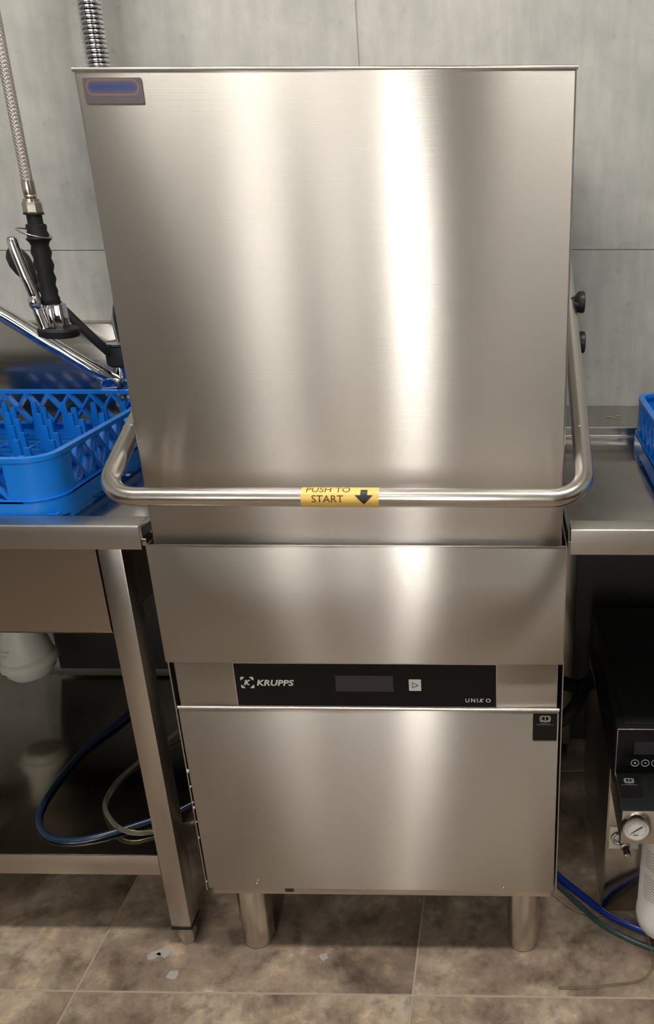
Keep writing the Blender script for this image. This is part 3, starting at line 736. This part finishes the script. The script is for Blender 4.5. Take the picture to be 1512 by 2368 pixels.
hd_ = B(); box(hd_, GX - 0.014, GX + 0.020, GY - 0.014, GY + 0.014, 1.103, 1.146, 0.003, 2)
spray_head = finish('spray_head', hd_, 'chrome', pf)
finish('head_rib', box(B(), GX - 0.001, GX + 0.007, GY - 0.019, GY - 0.013, 1.106, 1.140, 0.002), 'chrome', spray_head)
vb = B(); bmesh.ops.create_uvsphere(vb, u_segments=20, v_segments=12, radius=0.0112)
for v in vb.verts: v.co = Vector((v.co.x, v.co.y, v.co.z * 1.35)) + Vector((GX - 0.0165, GY - 0.020, 1.151))
finish('valve_boss', vb, 'chrome', spray_head, smooth=80)
nz = Vector((0.06, -0.03, 1)).normalized()
finish('spray_nozzle', lathe(B(), [(0.0300, -0.008), (0.0335, -0.006), (0.0340, 0.004), (0.0320, 0.007), (0.024, 0.008)], (GX + 0.004, GY, 1.098), nz, 36), 'rubber', pf)
tube_pts = smooth_path([(GX - 0.0355, GY - 0.020, 1.257), (GX - 0.031, GY - 0.022, 1.235), (GX - 0.022, GY - 0.022, 1.192), (GX - 0.0165, GY - 0.020, 1.164), (GX - 0.0165, GY - 0.018, 1.146), (GX - 0.014, GY - 0.018, 1.128), (GX - 0.010, GY - 0.017, 1.106)], 6)
rad = [0.0050, 0.0075] + [0.0086] * (len(tube_pts) - 3) + [0.0088]
finish('spray_trigger', tube(B(), tube_pts, rad, 16), 'chrome', pf)
# control lever with paddle, and swing spout
LYv = 0.535
lv = finish('control_lever', tube(B(), smooth_path([(-0.578, LYv + 0.02, 1.012), (-0.600, LYv, 1.048), (-0.650, LYv - 0.01, 1.112), (-0.692, LYv - 0.015, 1.165)], 5), 0.0088, 14), 'rubber', pf)
pd = B(); P0 = Vector((-0.7115, LYv - 0.018, 1.200)); dd = (Vector((-0.692, 0, 1.165)) - Vector((-0.716, 0, 1.212))).normalized()
tube(pd, [P0 - dd * 0.034, P0 - dd * 0.030, P0 - dd * 0.020, P0 - dd * 0.005, P0 + dd * 0.012, P0 + dd * 0.028, P0 + dd * 0.044], [0.003, 0.011, 0.0185, 0.0215, 0.0195, 0.0130, 0.0085], 20, flat=(0.8, 1.0))
finish('lever_paddle', pd, 'blackp', lv, smooth=80)
spout = smooth_path([(-0.585, 0.555, 0.965), (-0.603, 0.525, 0.988), (-0.675, 0.51, 1.045), (-0.765, 0.50, 1.112), (-0.795, 0.49, 1.125), (-0.83, 0.48, 1.115), (-0.855, 0.47, 1.07)], 6)
finish('swing_spout', tube(B(), spout, 0.0145, 18, flat=(1.0, 1.0)), 'chrome', pf)
finish('spout_joint', lathe(B(), [(0.016, -0.026), (0.018, -0.022), (0.018, 0.022), (0.015, 0.026)], (-0.590, 0.545, 0.962), (0.2, -1, 0), 24), 'chrome', pf)
wg = B(); prism(wg, [(-0.635, 0.958), (-0.622, 0.968), (-0.613, 0.962), (-0.610, 0.935), (-0.614, 0.935), (-0.618, 0.955)], FRONT, 0.553, 0.557)
finish('shut_off_wing', wg, 'nickel', pf)

# ------------------------------------------------------------------ tubes on the left undershelf
HZs = 0.2195
tag(finish('hose_loop', tube(B(), smooth_path([(-0.62, 0.56, HZs + 0.012), (-0.640, 0.43, HZs + 0.009), (-0.676, 0.31, HZs + 0.007), (-0.679, 0.19, HZs + 0.0065), (-0.662, 0.115, HZs + 0.0065), (-0.615, 0.068, HZs + 0.0065), (-0.545, 0.065, HZs + 0.0065), (-0.448, 0.108, HZs + 0.010), (-0.40, 0.135, HZs + 0.012), (-0.345, 0.17, HZs + 0.03), (-0.3095, 0.20, HZs + 0.05)], 8), 0.0056, 12), 'darkbluehose', None, smooth=80), 'dark blue hose looped on the undershelf of the sink table', 'hose')
tag(finish('hose_loop', tube(B(), smooth_path([(-0.335, 0.62, HZs + 0.07), (-0.42, 0.50, HZs + 0.05), (-0.500, 0.36, HZs + 0.015), (-0.545, 0.276, HZs + 0.006), (-0.562, 0.217, HZs + 0.005), (-0.555, 0.155, HZs + 0.005), (-0.508, 0.094, HZs + 0.016), (-0.468, 0.0715, HZs + 0.017), (-0.426, 0.080, HZs + 0.010), (-0.36, 0.105, HZs + 0.012), (-0.3095, 0.12, HZs + 0.03)], 8), 0.0044, 12), 'clear', None, smooth=80), 'thin clear yellowish hose looped on the undershelf of the sink table', 'hose')

# ------------------------------------------------------------------ water treatment unit on the right
ro = thing('water_treatment_unit', 'black and steel water treatment unit with control panel and gauge on floor', 'machine', (0.58, 0.3, 0))
UX0, UX1 = 0.412, 0.80
finish('back_plate', box(B(), UX0, UX1, 0.125, 0.130, 0.0, 0.345, 0.0008), 'mirror', ro)
finish('side_panel', box(B(), UX0 - 0.002, UX0, 0.125, 0.52, 0.0, 0.344, 0.0006), 'steel', ro)
finish('side_panel', box(B(), UX1, UX1 + 0.002, 0.125, 0.52, 0.0, 0.344, 0.0006), 'steel', ro)
finish('cover', box(B(), UX0 - 0.002, UX1 + 0.002, 0.083, 0.52, 0.345, 0.4655, 0.0025), 'blackpaint', ro)
finish('cover_lid', box(B(), UX0 + 0.012, UX1 - 0.012, 0.092, 0.51, 0.4650, 0.4685, 0.0015), 'blackpaint', ro)
fs = finish('gauge_fascia', box(B(), UX0, UX1, -0.0165, 0.125, 0.3040, 0.3720, 0.001), 'steel', ro)
finish('ledge_cover', box(B(), UX0 + 0.001, UX1, -0.0145, 0.080, 0.3712, 0.3730, 0.0005), 'blackpaint', ro)
cpu = finish('control_panel', box(B(), UX0 + 0.001, UX1, 0.0775, 0.084, 0.3735, 0.4650, 0.0008), 'gloss', ro)
finish('panel_trim', box(B(), UX0 - 0.001, UX1, 0.0765, 0.0795, 0.4650, 0.4672, 0.0005), 'bar', cpu)
finish('panel_trim', box(B(), UX0 - 0.001, UX0 + 0.0006, 0.0765, 0.080, 0.3715, 0.4660, 0.0004), 'bar', cpu)
finish('display', box(B(), UX0 + 0.030, UX0 + 0.130, 0.0770, 0.0780, 0.414, 0.440), 'screen', cpu)
for k in range(3):
    bx_ = UX0 + 0.0330 + 0.0178 * k; bz = 0.3955
    o_ = [(bx_ + 0.0072 * math.cos(2 * PI * i / 24), bz + 0.0072 * math.sin(2 * PI * i / 24)) for i in range(24)]
    i_ = [(bx_ + 0.0062 * math.cos(2 * PI * i / 24), bz + 0.0062 * math.sin(2 * PI * i / 24)) for i in range(24)]
    tb_ = finish('touch_button', ring_poly(B(), o_, i_, FRONT, 0.0770, 0.0776), 'print_white', cpu, smooth=0)
    sy = B()
    if k < 2: box(sy, bx_ - 0.0022, bx_ + 0.0022, 0.0770, 0.0776, bz - 0.0006, bz + 0.0006)
    if k == 0: box(sy, bx_ - 0.0006, bx_ + 0.0006, 0.0769, 0.0775, bz - 0.0022, bz + 0.0022)
    if k == 2: box(sy, bx_ - 0.0006, bx_ + 0.0006, 0.0770, 0.0776, bz - 0.0005, bz + 0.0035)
    finish('button_symbol', sy, 'print_white', cpu, smooth=0)
manual_sticker(ro, lambda a, b, d: Vector((UX0 + 0.0210 + a, 0.0418 + b, 0.3730 + d)))
# pressure gauge
gx, gz = 0.4355, 0.3440
gg = finish('pressure_gauge', lathe(B(), [(0.0245, 0.0), (0.0245, 0.010), (0.0235, 0.0125), (0.0205, 0.0130), (0.0200, 0.0105)], (gx, -0.0165, gz), (0, -1, 0), 40), 'nickel', ro)
finish('gauge_dial', lathe(B(), [(0.0202, 0.0100), (0.0200, 0.0108)], (gx, -0.0165, gz), (0, -1, 0), 40), 'dial', gg)
tk_ = B(); YG = -0.0165 - 0.0111
for i in range(22):
    a = math.radians(225 - 270 * i / 21); r0, r1 = (0.0150 if i % 3 else 0.0135), 0.0172; wd = 0.0004
    c, s = math.cos(a), math.sin(a)
    tk_.faces.new([tk_.verts.new((gx + r * c - e * s, YG, gz + r * s + e * c)) for r, e in ((r0, -wd), (r1, -wd), (r1, wd), (r0, wd))])
add_text(tk_, 'bar', 0.004, lambda a, b: Vector((gx + a, YG, gz - 0.0105 + b)), width=0.009, height=0.0040, bold=0.02)
finish('gauge_marks', tk_, 'print_dark', gg, smooth=0)
nd = B(); a = math.radians(38); c, s = math.cos(a), math.sin(a)
vs = [(-0.0125, 0.0004), (-0.0125, -0.0004), (0.004, -0.0010), (0.0115, -0.0012), (0.0115, 0.0012), (0.004, 0.0010)]
prism(nd, [(gx + p * c - q * s, gz + p * s + q * c) for p, q in vs], FRONT, YG - 0.0009, YG - 0.0004)
finish('gauge_needle', nd, 'print_dark', gg, smooth=0)
# chrome valve on a white plate behind the filter
vp = finish('valve_plate', box(B(), UX0 + 0.004, UX0 + 0.060, 0.1215, 0.1250, 0.160, 0.212, 0.001), 'white', ro)
finish('valve_ring', tube(B(), [Vector((UX0 + 0.022 + 0.0125 * math.cos(q), 0.118, 0.190 + 0.0125 * math.sin(q))) for q in [2 * PI * k / 24 for k in range(25)]], 0.0035, 8), 'chrome', vp)
finish('valve_spindle', lathe(B(), [(0.010, 0.0), (0.010, 0.018), (0.0065, 0.020), (0.0065, 0.036), (0.004, 0.038)], (UX0 + 0.030, 0.1215, 0.186), (0.12, -1, -0.25), 20), 'chrome', vp)
# white filter canister hanging from the fascia
kx, ky, kr = 0.5200, 0.056, 0.0560
can = finish('filter_canister', lathe(B(), [(0.030, 0.046), (0.046, 0.048), (0.0535, 0.056), (kr, 0.070), (kr, 0.082), (0.0545, 0.086), (0.0545, 0.255), (0.050, 0.274), (0.036, 0.287), (0.028, 0.304)], (kx, ky, 0), seg=56), 'canister', ro, smooth=50)
pr = B(); random.seed(5)
z = 0.250
def can_pt(ang, z): return Vector((kx + 0.0548 * math.sin(ang), ky - 0.0548 * math.cos(ang), z))
for row in range(17):
    z -= 0.0062 if row not in (7,) else 0.013
    if row == 7: continue
    a0 = -1.20; a1 = a0 + random.uniform(1.0, 1.5); seg = 10
    for k in range(seg):
        p, q = a0 + (a1 - a0) * k / seg, a0 + (a1 - a0) * (k + 0.9) / seg
        pr.faces.new([pr.verts.new(v) for v in (can_pt(p, z), can_pt(q, z), can_pt(q, z + 0.0020), can_pt(p, z + 0.0020))])
finish('printed_lines', pr, 'print_grey', can, smooth=0)

# ------------------------------------------------------------------ hoses on the floor at right
tag(finish('hose', tube(B(), smooth_path([(0.27, 0.275, 0.012), (0.3285, 0.2045, 0.008), (0.3694, 0.160, 0.0075), (0.4143, 0.1135, 0.0075), (0.455, 0.0845, 0.010), (0.5028, 0.0625, 0.012), (0.60, 0.035, 0.012), (0.75, 0.03, 0.008)], 8), 0.0066, 12), 'bluehose', None, smooth=80), 'bright blue hose on the floor below the water treatment unit', 'hose', )
tag(finish('hose', tube(B(), smooth_path([(0.27, 0.235, 0.012), (0.3271, 0.1815, 0.0065), (0.3672, 0.133, 0.0055), (0.4129, 0.082, 0.0055), (0.4979, 0.034, 0.0055), (0.62, 0.0, 0.0055), (0.76, -0.005, 0.0055)], 8), 0.0048, 12), 'tealhose', None, smooth=80), 'dark teal hose on the floor in front of the blue hose', 'hose')
tag(finish('hose', tube(B(), smooth_path([(0.28, 0.19, 0.008), (0.3254, 0.1498, 0.005), (0.355, 0.1235, 0.004), (0.392, 0.1085, 0.004), (0.4333, 0.1113, 0.009), (0.4600, 0.098, 0.021), (0.4820, 0.075, 0.022), (0.492, 0.030, 0.008), (0.488, -0.005, 0.0035), (0.462, -0.030, 0.0025), (0.4147, -0.0386, 0.0025), (0.360, -0.0455, 0.0025), (0.3154, -0.0459, 0.0025)], 8), 0.0022, 10), 'clear', None, smooth=80), 'thin clear capillary tube curling across the floor tiles', 'hose')
# black hoses behind, between dishwasher and unit
for k, pts in enumerate(([(0.3095, 0.36, 0.40), (0.34, 0.38, 0.36), (0.39, 0.42, 0.33), (0.44, 0.545, 0.30), (0.47, 0.57, 0.27)],
                         [(0.3095, 0.30, 0.31), (0.335, 0.30, 0.325), (0.365, 0.33, 0.34), (0.395, 0.42, 0.33), (0.43, 0.55, 0.25)])):
    tag(finish('drain_hose', tube(B(), smooth_path(pts, 8), 0.014, 14), 'rubber', None, smooth=80), ('upper black hose between dishwasher and water treatment unit', 'lower black hose between dishwasher and water treatment unit')[k], 'hose')

# ------------------------------------------------------------------ dried spots on the floor tiles
for x, y, rx, ry in ((-0.418, 0.018, 0.017, 0.012), (-0.436, 0.012, 0.012, 0.010), (-0.384, -0.028, 0.013, 0.011), (-0.1185, 0.0125, 0.009, 0.009), (0.52, -0.12, 0.006, 0.004)):
    b_ = B(); n = 14; vs = []
    for k in range(n):
        a = 2 * PI * k / n; q = random.uniform(0.65, 1.1)
        vs.append((x + rx * q * math.cos(a), y + ry * q * math.sin(a)))
    prism(b_, vs, PLAN, 0.0001, 0.0005)
    finish('dried_spot', b_, 'stain', fl, smooth=0)
